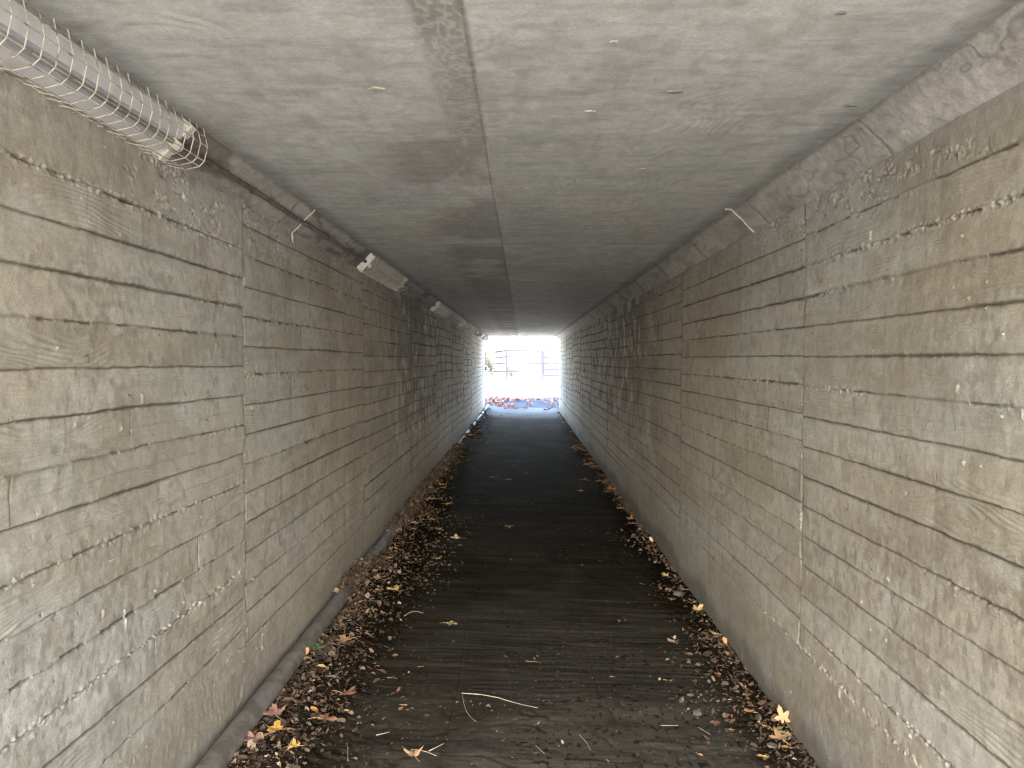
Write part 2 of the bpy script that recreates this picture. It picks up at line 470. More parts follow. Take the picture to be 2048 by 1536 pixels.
# ------------------------------------------------------------------ haunches between wall and ceiling
HL = math.hypot(HW - HX, CEIL - WTOP)
def haunch_pt(side, t, n, y):
    """t metres down the sloping face from the ceiling edge, n metres out of it"""
    dx = (HW - HX) / HL; dz = (CEIL - WTOP) / HL
    return (side * (HX + dx * t - dz * n), y, CEIL - dz * t - dx * n)

def haunch(side, parent):
    S = 4000 if side < 0 else 5000
    u = axis(Y0, Y1, 1 / 800.0, .004, .05, near=1.35, back=.04)
    t = np.linspace(-.012, HL + .012, 64).astype(F)
    U, T = np.meshgrid(u, t, indexing='ij')
    n = (fbm(U * 5, T * 14, S + 1, 5) - .45) * .007 + (fbm(U * 30, T * 40, S + 2, 4) - .5) * .006 - .003 * np.exp(-((fbm(U * 2.2, T * 6, S + 12, 4) - .5) / .010) ** 2)
    edge = ss(T, -.012, .01) * ss(HL + .012 - T, 0, .022)
    n = n * edge - (1 - edge) * .004
    seg = 1.22
    du = (U - 1.24) - seg * np.round((U - 1.24) / seg)
    wob = .018 * (vn(U * 0 + np.round((U - 1.24) / seg), T * 25, S + 3) - .5)
    cr = np.exp(-((du + wob) / np.maximum(.006, U * U / 1500)) ** 2)
    n = n - cr * .004
    step = (vn(np.floor((U - 1.24 + seg / 2) / seg) * 1.9, 0 * U, S + 4) - .5) * .003
    n = n + step * edge
    C = np.zeros(U.shape + (3,), F) + np.array((.39, .375, .35), F)
    C = mixc(C, (.53, .505, .475), ss(fbm(U * 2.4, T * 9, S + 5, 5), .47, .62) * .8)
    C = mixc(C, (.15, .125, .105), ss(fbm(U * 3.0, T * 12, S + 6, 5), .5, .66) * (.75 if side < 0 else .38))
    C *= (.8 + .4 * fbm(U * 20, T * 30, S + 7, 4))[..., None]
    C = mixc(C, (.1, .09, .08), cr * .8)
    C = mixc(C, (.11, .10, .09), np.exp(-((fbm(U * 2.2, T * 6, S + 12, 4) - .5) / .010) ** 2) * .35)
    C *= (.85 + .3 * fbm(U * 45, T * 60, S + 13, 3))[..., None]
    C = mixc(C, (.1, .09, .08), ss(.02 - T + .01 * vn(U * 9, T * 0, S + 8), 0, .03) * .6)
    C = mixc(C, (.78, .68, .62), ss(U, 8, 15) * (.5 + .5 * ss(fbm(U * 5, T * 5, S + 9, 3), .3, .5)))  # far haunch paled, daylight from the exit painted in
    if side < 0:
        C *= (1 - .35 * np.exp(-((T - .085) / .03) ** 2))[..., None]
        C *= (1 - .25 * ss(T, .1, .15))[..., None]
    dx = (HW - HX) / HL; dz = (CEIL - WTOP) / HL
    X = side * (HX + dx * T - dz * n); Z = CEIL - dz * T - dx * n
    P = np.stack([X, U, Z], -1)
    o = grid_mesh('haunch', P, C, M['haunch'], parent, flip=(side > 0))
    o['label'] = 'sloping concrete haunch %s' % ('carrying the caged lamps' if side < 0 else 'left bare of lamps')
    return o

# ------------------------------------------------------------------ floor
def fz(x):
    x = np.asarray(x, F)
    return .03 - .026 * x + .07 * ss(-x, .62, 1.17)

def floor():
    S = 6000
    u = axis(Y0, 26.0, 1 / 2000.0, .005, .05, near=2.6, back=.05)
    v = np.linspace(-HW - .03, HW + .03, 520).astype(F)
    U, V = np.meshgrid(u, v, indexing='ij')
    base = fz(V)
    # cross-wise tamping ridges, broken into lanes
    lane = np.floor((V + .30 + .03 * vn(U * .8, 0, S + 1)) / .66) * ss(U, 2, 2.1) * 0 + np.floor((V + .3) / .66) * 0
    ph = U * 34 + 1.4 * vn(V * 2.2, U * 3, S + 2) + lane * 2.1
    rid = vn(V * 2.6 + 3 * vn(V * 1.3, U * .7, S + 39), ph * 1.9, S + 3)
    rid2 = vn(V * 9, U * 95, S + 4)
    swirl = ss(3.75 - U + .5 * (fbm(V * 2, U * 2, S + 5, 3) - .5), 0, .35)
    flat = ss(fbm(V * 1.4, U * .9, S + 6, 3), .42, .62)
    amp = (.0046 * (1 - .7 * flat)) * (1 - .75 * swirl)
    H = (rid - .5) * amp + (vn(V * 2.2 + lane * 3, U * 15, S + 41) - .5) * .006 * (1 - swirl) + (rid2 - .5) * .0016 + (fbm(V * 5, U * 5, S + 7, 4) - .5) * .006
    bl = vn(V * 16 + 2 * vn(V * 5, U * 5, S + 8), U * 16 + 2 * vn(V * 6, U * 4, S + 9), S + 10)
    H += swirl * np.abs(bl - .5) * .010
    edgeL = ss(-V + .22 * (fbm(U * 1.2, V * 2, S + 11, 3) - .5), .62, .85)
    edgeR = ss(V + .26 * (fbm(U * 1.0, V * 2, S + 12, 3) - .5), .86, 1.06)
    soil = np.maximum(edgeL, edgeR)
    H += soil * ((vn(U * 38, V * 38, S + 13) - .5) * .012 + (vn(U * 90, V * 90, S + 14) - .5) * .006 + .006)
    C = np.zeros(U.shape + (3,), F) + np.array((.085, .076, .063), F)
    C = mixc(C, (.125, .118, .104), ss(fbm(V * 1.6, U * .9, S + 15, 4), .45, .62) * .8)
    C *= (.75 + .5 * vn(V * 2.2 + lane * 3, U * 17, S + 42))[..., None]
    C *= (.66 + .68 * rid * (1 - .6 * swirl) + .3 * swirl)[..., None]
    C *= (.7 + .6 * fbm(V * 7, U * 9, S + 16, 5))[..., None]
    C *= (1 + .25 * swirl)[..., None]
    # lane seams and cracks
    for cx, a, b in ((-.30, 2.6, 6.2), (.36, 3.4, 6.0), (-.02, 9.0, 14.0), (.62, 2.4, 3.6), (-.12, 5.6, 8.5)):
        sx = cx + .05 * (vn(U * 1.1, cx * 10, S + 17) - .5)
        m = np.exp(-((V - sx) / .004) ** 2) * ss(U, a, a + .1) * ss(b - U, 0, .1)
        H -= m * .0012
        C = mixc(C, (.02, .017, .013), m * .28 * ss(vn(U * 3, cx, S + 40), .3, .6))
    for cy in (4.3, 6.6, 9.2):
        sy = cy + .05 * (vn(V * 2, cy, S + 18) - .5)
        m = np.exp(-((U - sy) / max(.005, cy * cy / 1500)) ** 2) * ss(vn(V * 2.1, cy * 3, S + 19), .4, .5)
        H -= m * .003
        C = mixc(C, (.02, .017, .013), m * .6)
    # dark crumbs, pale grit
    C = mixc(C, (.025, .018, .012), ss(vn(V * 60, U * 50, S + 20), .74, .86) * ss(fbm(V * 2.5, U * 2, S + 21, 3), .4, .6) * .8)
    C = mixc(C, (.4, .38, .33), ss(vn(V * 85, U * 60, S + 22), .955, .985) * .8)
    C = mixc(C, (.03, .022, .015), soil * .75)
    # bluish skylight at the far mouth put into the path colour
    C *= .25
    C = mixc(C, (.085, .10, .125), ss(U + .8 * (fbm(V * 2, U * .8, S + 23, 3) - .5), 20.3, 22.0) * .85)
    C *= (1 - .25 * ss(U, 4, 6) * ss(12 - U, 0, 4))[..., None] * (1 + np.array((1.6, 1.3, .9), F) * ss(U, 9, 19)[..., None])  # painted light: path darkened mid passage, brightened towards the far mouth
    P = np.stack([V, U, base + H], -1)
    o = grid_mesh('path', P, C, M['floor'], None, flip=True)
    return tag(o, 'dark damp concrete path with crosswise ridges running through the underpass', 'path', kind='structure')

# ------------------------------------------------------------------ build the underpass
up = empty('underpass', (0, (Y0 + Y1) / 2 * 0, 0))
tag(up, 'long square pedestrian underpass of board-marked concrete', 'underpass')
wall(-1, up); wall(1, up); ceiling(up); haunch(-1, up); haunch(1, up)
floor()

# headwalls at both mouths and the slab above, so the passage is a solid thing
def headwall(ya, yb):
    m = MB()
    m.box((-6.0, ya, -.3), (-HW - .035, yb, 3.3)); m.box((HW + .035, ya, -.3), (6.0, yb, 3.3))
    m.box((-HW - .035, ya, CEIL + .03), (HW + .035, yb, 3.3))
    for s in (-1, 1):   # solid corner behind each haunch
        prof = [(s * (HX + .02), CEIL + .03), (s * (HW + .035), CEIL + .03), (s * (HW + .035), WTOP - .0)]
        m.prism(prof, lambda a, b, y: (a, y, b), ya, yb)
    return m.build('headwall', M['outer'], up)
headwall(Y1 - .35, Y1 - .004); headwall(Y0 + .004, Y0 + .35)
m = MB()
m.box((-1.6, Y0 + .36, CEIL + .05), (1.6, Y1 - .36, 2.95))
m.build('deck_slab', M['outer'], up)
m = MB()
for s in (-1, 1):
    a, b = sorted((s * (HW + .05), s * 1.6))
    m.box((a, Y0 + .36, -.3), (b, Y1 - .36, CEIL + .04))
m.build('outer_wall', M['outer'], up)

# pale sealant lines crossing the haunches
def strip(side, y, t0, t1, parent, kink=False):
    m = MB()
    pts = [haunch_pt(side, t0 + (t1 - t0) * k / 6, .006, y + .006 * math.sin(k * 1.7)) for k in range(7)]
    if kink:
        pts.append((side * (HW - .006), y + .01, WTOP - .05))
    else:
        pts.insert(0, (side * (HX - .035), y, CEIL - .003))
    m.tube(pts, .0038, 6)
    return m.build('sealant_strip', M['sealant'], parent)
strip(-1, 3.90, -.01, HL * .98, up, True)
strip(1, 3.90, 0, HL, up)

# filler patches and tie marks in the ceiling
def ceil_at(px, py):
    y = FPX * (CEIL - EYE) / (722 - py)
    return (px - 1044) * y / FPX, y
def patch(px, py, w, d, mat, ang=0.0):
    x, y = ceil_at(px, py)
    m = MB()
    n = 12; vs = []
    for k in range(n):
        q = 2 * math.pi * k / n
        rr = .82 + .18 * random.random()
        c, s = math.cos(q), math.sin(q)
        ex = math.copysign(abs(c) ** 1.3, c) * w * rr; ey = math.copysign(abs(s) ** 1.5, s) * d * rr
        vs.append((x + ex * math.cos(ang) - ey * math.sin(ang), y + ex * math.sin(ang) + ey * math.cos(ang)))
    vt = [(a, b, CEIL - .0045) for a, b in vs] + [(a, b, CEIL + .01) for a, b in vs]
    m.add(vt, [tuple(range(n))] + [(k, (k + 1) % n, n + (k + 1) % n, n + k) for k in range(n)])
    return m.build('filler_patch', mat, up)
patch(755, 183, .030, .022, M['patch'], -.15); patch(1283, 343, .028, .03, M['patch'])
patch(1225, 92, .012, .010, M['patch']); patch(1180, 228, .022, .012, M['patch'], .2)
patch(1133, 371, .010, .012, M['patch']); patch(1146, 364, .010, .012, M['patch'])
patch(1222, 430, .028, .03, M['patch']); patch(1345, 190, .028, .012, M['darkpatch'])
patch(1690, 218, .024, .010, M['darkpatch']); patch(1668, 38, .016, .006, M['darkpatch'])
patch(1053, 379, .012, .008, M['patch'])

# ------------------------------------------------------------------ caged lamps on the left haunch
def hp(t, n, y): return haunch_pt(-1, t, n, y)

def make_lamp(y0, y1, near_plate, cage_far):
    r = empty('caged_lamp', hp(.08, 0, (y0 + y1) / 2))
    O = r.location.copy()
    def f(t, n, y):
        return tuple(Vector(hp(t, n, y)) - O)
    body = MB()
    prof = [(.012, .001), (.012, .012), (.060, .040), (.068, .028), (.092, .028), (.100, .040), (.148, .012), (.148, .001)]
    body.prism(prof, f, y0, y1)
    body.build('body', M['enamel'], r)
    tb = MB(); tb.tube([f(.08, .040, y0 + .03), f(.08, .040, y1 - .03)], .0085, 8); tb.build('tube', M['tube'], r, True)
    for ye, d in ((y0, 1), (y1, -1)):
        h = MB(); h.prism([(.066, .03), (.066, .062), (.074, .068), (.086, .068), (.094, .062), (.094, .03)], f, ye + d * .005, ye + d * .028)
        h.build('lamp_holder', M['holder'], r)
    if not near_plate:
        for t0, t1 in ((.006, .05), (.11, .154)):
            e = MB(); e.prism([(t0, .001), (t0, .036), (t1, .036), (t1, .001)], f, y1 + .001, y1 + .035); e.build('end_bracket', M['plate'], r)
    for ye in ((y0 - .012, y1 + .0) if near_plate else ()):
        pl = MB()   # end plate with a round-bottomed notch where the conduit enters
        prof = [(.008, .0), (.008, .046), (.152, .046), (.152, .0), (.098, .0)]
        prof += [(.08 + .018 * math.cos(a), .016 + .016 * math.sin(a)) for a in [k * math.pi / 6 for k in range(7)]]
        prof += [(.062, .0)]
        n = len(prof)
        # build as quads between notch side and outer side to keep it flat and clean
        bmv = [f(a, b, ye) for a, b in prof] + [f(a, b, ye + .011) for a, b in prof]
        pl.add(bmv, [tuple(range(n)), tuple(range(2 * n - 1, n - 1, -1))] + [(k, (k + 1) % n, n + (k + 1) % n, n + k) for k in range(n)])
        pl.build('end_plate', M['plate'], r)
    # wire cage
    w = MB()
    cp = [(-.008, .0), (.030, .058), (.070, .082), (.094, .082), (.132, .058), (.168, .0)]
    ca, cb = y0 + .03, y1 + cage_far
    for (a, b) in cp[1:-1]:
        pts = [f(a, b + .0015 * math.sin(k * 2.1 + a * 50), ca + (cb - ca) * k / 24) for k in range(25)]
        w.tube(pts, .0019, 5)
    for (a, b) in (cp[0], cp[-1], (.011, .026), (.151, .024)):
        w.tube([f(a, b + .002, ca), f(a, b + .003, cb)], .0019, 5)
    nr = int((cb - ca) / .0525)
    for k in range(nr + 1):
        y = ca + (cb - ca) * k / nr
        jit = .002 * math.sin(k * 12.9)
        w.tube([f(a, b, y + jit * (j % 2)) for j, (a, b) in enumerate(cp)], .0017, 5)
    w.build('wire_guard', M['rust'], r)
    return r
LAMPS = [(1.0, 2.42, False, .12), (5.42, 6.90, True, .12), (9.75, 11.2, True, .1), (14.1, 15.5, True, .1), (18.4, 19.8, True, .1), (22.5, 23.7, True, .1)]
LL = ['nearest caged lamp, long white batten under a rusty wire guard at upper left',
      'second caged lamp along, cream notched end plate above the left wall',
      'third caged lamp from the viewer, small notched end plate on the left haunch',
      'fourth caged lamp from the viewer, deep in the passage on the left haunch',
      'fifth caged lamp from the viewer, close before the far mouth on the left haunch',
      'farthest caged lamp, against the daylight at the top left of the far mouth']
for (a, b, c, d), l in zip(LAMPS, LL):
    tag(make_lamp(a, b, c, d), l, 'lamp', 'caged lamps along the left haunch')

# conduit and cable
def wavy(t, n, y0, y1, k):
    return [hp(t + .002 * math.sin(i * .9), n, y0 + (y1 - y0) * i / k) for i in range(k + 1)]
c = empty('conduit', hp(.08, 0, 2.62)); O = c.location.copy()
for i, (a, b) in enumerate([(2.45, 5.44), (6.90, 9.76), (11.2, 14.12), (15.5, 18.42), (19.8, 22.52)]):
    m = MB(); m.tube([tuple(Vector(p) - O) for p in wavy(.08, .014, a, b, 20)], .011, 8)
    m.build('tube', M['conduit'], c, True)
    for yy in (a + .7, a + 1.9):
        m = MB(); m.tube([tuple(Vector(p) - O) for p in (hp(.08, .014, yy), hp(.08, .014, yy + .03))], .0145, 8)
        m.build('clip', M['conduit'], c, True)
tag(c, 'dark conduit linking the caged lamps along the left haunch', 'conduit')
cb = MB()
cb.tube([hp(.08, .014, 23.7), hp(.08, .014, 24.02), (-HW + .03, 24.06, WTOP - .03), (-HW + .018, 24.07, 2.1), (-HW + .016, 24.07, 1.8), (-HW + .018, 24.07, 1.42)], .009, 6)
o = cb.build('cable', M['conduit'], None, True)
tag(o, 'dark cable hanging from the farthest lamp down the wall corner', 'cable')
jb = empty('junction_box', (-HW + .01, 24.07, 1.30))
m = MB(); m.box((-.012, -.05, 0), (.05, .05, .125)); m.build('box_body', M['box'], jb)
m = MB(); m.box((.052, -.043, .008), (.058, .043, .117)); m.build('lid', M['metal'], jb)
tag(jb, 'small grey junction box on the left wall at the far mouth', 'junction box')

# pipe along the foot of the left wall
pp = empty('drain_pipe', (-1.11, 3.0, .148))
def pipe_part(name, a, b, r, mat, n=14):
    m = MB(); k = max(2, int((b - a) / .25))
    m.tube([(.0015 * math.sin((a + (b - a) * i / k) * 1.3), a + (b - a) * i / k - 3.0, .002 * math.sin((a + (b - a) * i / k) * .8)) for i in range(k + 1)], r, n, False)
    return m.build(name, mat, pp, True)
pipe_part('pipe_section', Y0 + .1, 3.36, .045, M['pipe'])
pipe_part('pipe_section', 3.365, Y1 + .8, .043, M['pipe'])
pipe_part('coupling', 3.34, 3.385, .0468, M['pipe'])
tag(pp, 'grey plastic pipe half buried in leaves along the left wall', 'pipe')

# ------------------------------------------------------------------ leaf litter (uncountable flakes)
def flakes(name, X, Y, Z, L, W, cols, label, cat='leaf litter', tiltmax=.5, seed=1):
    rg = np.random.default_rng(seed)
    n = len(X)
    # outline of a small curled leaf: 8 rim points + 2 midrib points
    tpl = np.array([(-.5, 0, 0), (-.28, .30, .10), (.05, .42, .16), (.32, .25, .10), (.55, 0, .02),
                    (.32, -.25, .10), (.05, -.42, .16), (-.28, -.30, .10), (-.05, 0, -.02)], F)
    faces = np.array([(0, 8, 1, 1), (1, 8, 2, 2), (2, 8, 3, 3), (3, 8, 4, 4), (4, 8, 5, 5), (5, 8, 6, 6), (6, 8, 7, 7), (7, 8, 0, 0)])[:, :3]
    rz = rg.uniform(0, 6.283, n); tx = rg.normal(0, tiltmax, n); ty = rg.normal(0, tiltmax, n)
    cur = rg.uniform(-1.2, 2.2, n)
    P = np.repeat(tpl[None], n, 0)
    P = P * (1 + rg.uniform(-.22, .22, P.shape))
    P[..., 0] *= L[:, None]; P[..., 1] *= W[:, None]; P[..., 2] *= (L * cur)[:, None]
    P[..., 2] += (P[..., 0] ** 2) * (rg.uniform(-8, 14, n))[:, None]
    def rot(P, a, i, j):
        c, s = np.cos(a)[:, None], np.sin(a)[:, None]
        u, v = P[..., i] * c - P[..., j] * s, P[..., i] * s + P[..., j] * c
        P[..., i] = u; P[..., j] = v
    rot(P, tx, 1, 2); rot(P, ty, 0, 2); rot(P, rz, 0, 1)
    P[..., 2] -= np.minimum(P[..., 2].min(1), 0)[:, None] * .6
    P[..., 0] += X[:, None]; P[..., 1] += Y[:, None]; P[..., 2] += Z[:, None]
    me = bpy.data.meshes.new(name)
    nf = n * 8
    me.vertices.add(n * 9); me.loops.add(nf * 3); me.polygons.add(nf)
    me.vertices.foreach_set('co', P.astype(F).reshape(-1))
    fi = (faces[None] + (np.arange(n) * 9)[:, None, None]).astype(np.int32)
    me.loops.foreach_set('vertex_index', fi.reshape(-1))
    me.polygons.foreach_set('loop_start', np.arange(0, nf * 3, 3, dtype=np.int32))
    me.update(calc_edges=True)
    a = me.color_attributes.new('tone', 'FLOAT_COLOR', 'POINT')
    cc = np.ones((n, 9, 4), F); cc[..., :3] = cols[:, None, :]; cc[:, 8, :3] *= .75
    a.data.foreach_set('color', cc.reshape(-1))
    o = link(name, me, M['litter'])
    return tag(o, label, cat, kind='stuff')

PAL = np.array([(.13, .08, .045), (.20, .13, .075), (.30, .21, .13), (.085, .055, .035), (.16, .085, .05), (.62, .48, .31), (.045, .033, .025), (.27, .12, .05), (.58, .49, .34), (.22, .11, .075)], F)
def palette(n, w, seed):
    rg = np.random.default_rng(seed)
    c = PAL[rg.choice(len(PAL), n, p=np.array(w) / sum(w))]
    return c * rg.uniform(.4, 1.3, (n, 1)).astype(F) * .66

def side_litter(side, n, seed):
    rg = np.random.default_rng(seed)
    y = 2.6 * (Y1 / 2.6) ** rg.random(n * 3)
    e = rg.exponential(1, n * 3)
    if side < 0:
        w = .20 + .16 * vn(y * 1.1, y * 0, 91) - .12 * ss(y, 5, 12)
        dist = .05 + e * w * .44
        keep = rg.random(n * 3) < (.35 + .65 * ss(vn(y * 2.1, dist * 4, 92), .25, .6))
        keep &= dist < .72
    else:
        w = .03 + .13 * ss(vn(y * 1.25 + .4, y * 0, 95), .35, .8)
        w = w + .17 * np.exp(-((y - 3.6) / .45) ** 2) + .10 * np.exp(-((y - 5.3) / .3) ** 2) + .12 * np.exp(-((y - 11.5) / 2) ** 2)
        dist = .01 + e * w * .6
        keep = rg.random(n * 3) < (.3 + .7 * ss(vn(y * 2.1, dist * 5, 96), .3, .6))
        keep &= dist < .6
    y, dist = y[keep][:n], dist[keep][:n]
    n = len(y)
    x = side * (HW - dist)
    z = fz(x) + .004 + rg.random(n) * .010 * np.exp(-dist / .3)
    if side < 0:
        # heaped over the pipe from a few metres on
        over = ss(y, 4.2, 5.2) * np.exp(-((dist - .07) / .07) ** 2)
        z = z + over * .055 * (.3 + .7 * vn(y * 3, y * 0, 97))
        bad = (np.abs(dist - .06) < .046) & (y < 4.6)
        y, x, z, dist = y[~bad], x[~bad], z[~bad], dist[~bad]; n = len(y)
    L = rg.gamma(4, .0042, n).clip(.006, .05) * (1 + .35 * ss(y, 5, 14)); W = L * rg.uniform(.45, 1.1, n)
    w_ = [5, 5, 3, 6, 5, 1.2, 7, 2, .35, 3]
    cols = palette(n, w_, seed + 1)
    lab = 'brown leaf litter heaped along the foot of the %s wall' % ('left' if side < 0 else 'right')
    flakes('leaf_litter', x, y, z, L, W, cols, lab, seed=seed + 2)
side_litter(-1, 17000, 21)
rg = np.random.default_rng(44)
n = 4200
y = 4.45 * (13 / 4.45) ** rg.random(n); dist = rg.uniform(.0, .17, n)
keep = rg.random(n) < ss(vn(y * 2.5, y * 0, 98), .1, .45) * ss(y, 4.4, 4.9); y, dist = y[keep], dist[keep]; n = len(y)
L = rg.gamma(4, .0046, n).clip(.006, .05); x = -HW + .012 + dist
flakes('leaf_litter', x, y, .10 + .095 * np.sqrt(np.clip(1 - ((dist - .06) / .13) ** 2, 0, 1)) + rg.random(n) * .012, L, L * rg.uniform(.45, 1.1, n),
       palette(n, [5, 5, 3, 6, 5, 1.6, 5, 2, .8, 3], 45), 'leaf litter banked over the pipe at the foot of the left wall', seed=46)
side_litter(1, 5200, 31)
# thin scatter of bits over the open path
rg = np.random.default_rng(5)
n = 3200
y = 2.7 * (23 / 2.7) ** rg.random(n); x = rg.normal(-.15, .6, n).clip(-1.1, 1.1)
keep = vn(x * 3, y * 1.6, 77) > .38 - .2 * ss(y, 10, 16); x, y = x[keep], y[keep]; n = len(x)
L = rg.gamma(3, .0030, n).clip(.004, .03) * (1 + .5 * ss(y, 5, 14)); W = L * rg.uniform(.25, .9, n)
flakes('leaf_crumbs', x, y, fz(x) + .004, L, W, palette(n, [3, 3, 3, 5, 3, 1.5, 6, 2, .8, 2], 6),
       'crumbs of dead leaf and pale grit strewn thinly over the middle of the path', 'leaf crumbs', .25, 8)

# ------------------------------------------------------------------ single fallen leaves
def leaf_mat(name, c1, c2, scale=60):
    m, nt, b = nmat(name)
    n = noise(nt, scale, 4, .6)
    mx = nt.nodes.new('ShaderNodeMix'); mx.data_type = 'RGBA'
    mx.inputs[6].default_value = (*c1, 1); mx.inputs[7].default_value = (*c2, 1)
    nt.links.new(remap(nt, n.outputs[0], .42, .62, 0, 1), mx.inputs[0])
    nt.links.new(mx.outputs[2], b.inputs['Base Color'])
    b.inputs['Roughness'].default_value = .5
    b.inputs['Subsurface Weight'].default_value = 0
    return m
LM = {'yellow': leaf_mat('yellow_leaf', (.80, .50, .10), (.55, .27, .05)),
      'lemon': leaf_mat('pale_yellow_leaf', (.80, .66, .25), (.5, .34, .1)),
      'orange': leaf_mat('orange_leaf', (.62, .28, .07), (.33, .12, .03)),
      'tan': leaf_mat('tan_leaf', (.58, .36, .18), (.38, .21, .10)),
      'peach': leaf_mat('peach_leaf', (.66, .38, .20), (.45, .23, .11)),
      'brown': leaf_mat('brown_leaf', (.24, .115, .06), (.13, .06, .03)),
      'pink': leaf_mat('pinkish_leaf', (.42, .22, .17), (.25, .12, .08)),
      'green': leaf_mat('green_leaf', (.10, .19, .06), (.06, .11, .04)),
      'black': leaf_mat('blackened_leaf', (.035, .025, .02), (.02, .015, .012)),
      'olive': leaf_mat('olive_leaf', (.28, .25, .09), (.17, .14, .05))}

def leaf_mesh(kind, seed, curl):
    r = random.Random(seed)
    rim = []
    if kind == 'maple':
        lobes = [(-2.35, .55), (-1.2, .85), (0, 1.0), (1.2, .85), (2.35, .55)]
        for i, (a, l) in enumerate(lobes):
            l *= r.uniform(.85, 1.1); a += r.uniform(-.1, .1)
            rim += [(a - .40, l * .56), (a - .24, l * .80), (a - .15, l * .76), (a, l), (a + .15, l * .76), (a + .24, l * .80), (a + .40, l * .56)]
            if i < 4:
                rim.append((a + .6, .36))
        rim.append((math.pi, .10))
        pts = [(d * math.sin(a), d * math.cos(a)) for a, d in rim]
    else:
        pts = []
        for k in range(16):
            t = 2 * math.pi * k / 16
            w = .30 if kind == 'oval' else .2
            pts.append((w * math.sin(t) * (1 + .2 * math.cos(t)) * r.uniform(.9, 1.1), .55 * math.cos(t) - 0))
    n = len(pts)
    # concentric rings so the blade can bend
    V = [(0, 0)]
    for f in (.45, .75, 1.0):
        V += [(x * f, y * f) for x, y in pts]
    Fc = []
    for k in range(n):
        Fc.append((0, 1 + k, 1 + (k + 1) % n))
        for q in range(2):
            a = 1 + q * n; b = a + n
            Fc.append((a + k, b + k, b + (k + 1) % n, a + (k + 1) % n))
    fold = r.uniform(.1, .5) * curl; bend = r.uniform(-.2, .6) * curl; ph = r.uniform(0, 6)
    VV = []
    for x, y in V:
        rr = math.hypot(x, y); a = math.atan2(x, y)
        z = fold * abs(x) + bend * y * y + curl * .15 * rr * rr * math.sin(3 * a + ph) + curl * .10 * rr * math.sin(7 * a + ph)
        VV.append((x, y, z))
    mz = min(p[2] for p in VV)
    VV = [(x, y, z - mz * .8) for x, y, z in VV]
    me = bpy.data.meshes.new('leaf_blade'); me.from_pydata(VV, [], Fc)
    me.polygons.foreach_set('use_smooth', [True] * len(me.polygons)); me.update()
    return me, VV[0]

def floor_at(px, py):
    """the spot of the path seen in that direction"""
    z = .03
    for _ in range(6):
        y = FPX * (EYE - z) / (py - 722.0); x = (px - 1044.0) * y / FPX
        z = float(fz(max(-1.16, min(1.16, x))))
    return max(-1.12, min(1.135, x)), y, z

LEAF_PROTOS = {}
def leaf(px, py, size, kind, col, label, group=None, curl=.6, rz=None, lift=.006, tilt=(0, 0), pos=None):
    r = random.Random(int(px * 7 + py * 13))
    x, y, z = pos if pos else floor_at(px, py)
    me, c = leaf_mesh(kind, int(px * 3 + py), curl)
    inlit = (x < -.68 or x > .9)
    root = empty('fallen_leaf', (x, y, z + lift + (.016 if inlit else 0)), r.uniform(0, 6.28) if rz is None else rz)
    root.rotation_euler = (tilt[0], tilt[1], root.rotation_euler[2])
    s = size * (1.32 if kind == 'maple' else 1.05)
    b = link('blade', me, LM[col], root); b.scale = (s, s, s)
    st = MB()
    q0 = Vector(c) * s
    st.tube([q0, q0 + Vector((.02 * s, -.35 * s, .06 * s)), q0 + Vector((.08 * s, -.75 * s, .10 * s)), q0 + Vector((.2 * s, -1.1 * s, .06 * s))] if kind == 'maple'
            else [(0, -.5 * s, c[2] * s), (0, -.7 * s, c[2] * s + .05 * s), (.05 * s, -.9 * s, c[2] * s + .03 * s)], max(.0007, .018 * s), 5)
    st.build('stalk', LM['tan' if col != 'green' else 'green'], root)
    return tag(root, label, 'leaf', group)

# (photo position, half-size in m, outline, colour, label)
leaf(545, 1484, .048, 'maple', 'yellow', 'bright yellow star-shaped leaf beside the pipe at lower left', curl=1.4)
leaf(582, 1526, .030, 'maple', 'yellow', 'small yellow leaf at the very bottom beside the left litter', curl=1.2)
leaf(686, 1296, .058, 'maple', 'tan', 'large light tan lobed leaf lying on the left litter', curl=.7, rz=1.9)
leaf(630, 1314, .050, 'maple', 'green', 'only green leaf, lying by the pipe on the left litter', curl=.7, rz=.4)
leaf(607, 1326, .035, 'oval', 'orange', 'upright orange leaf leaning beside the green leaf', curl=.7, rz=0, lift=.02, tilt=(.9, .2))
leaf(636, 1352, .045, 'oval', 'lemon', 'folded pale yellow leaf on the left litter below the green leaf', curl=1.4, rz=1.3)
leaf(620, 1340, .035, 'narrow', 'tan', 'narrow tan leaf between the green leaf and the folded yellow one', curl=.9, rz=.3)
leaf(786, 1192, .055, 'maple', 'yellow', 'golden orange lobed leaf with raised tips at the litter edge on the left', curl=1.1, rz=.5)
leaf(753, 1168, .035, 'maple', 'tan', 'small buff lobed leaf up the path from the golden orange one', curl=.8)
leaf(912, 1081, .055, 'maple', 'lemon', 'pale yellow lobed leaf lying apart on the dark path left of centre', curl=.9, rz=1.4)
leaf(862, 1046, .050, 'maple', 'orange', 'orange leaf in the left litter farther on than the pale yellow one', curl=.8)
leaf(858, 1004, .055, 'maple', 'orange', 'dull orange leaf close to the left wall in mid passage', curl=.8)
leaf(875, 1122, .035, 'maple', 'orange', 'small dull orange leaf below left of the pale yellow one', curl=.7)
leaf(898, 1257, .040, 'maple', 'olive', 'crumpled olive-yellow leaf on the path left of centre', curl=1.5)
leaf(905, 1292, .032, 'oval', 'black', 'wet black leaf fragment just below the crumpled olive leaf', curl=.8)
leaf(1017, 1057, .045, 'maple', 'orange', 'brownish orange lobed leaf in the middle of the path', curl=.6)
leaf(1016, 961, .045, 'maple', 'orange', 'rust orange leaf flat on the centre of the path far in', curl=.6)
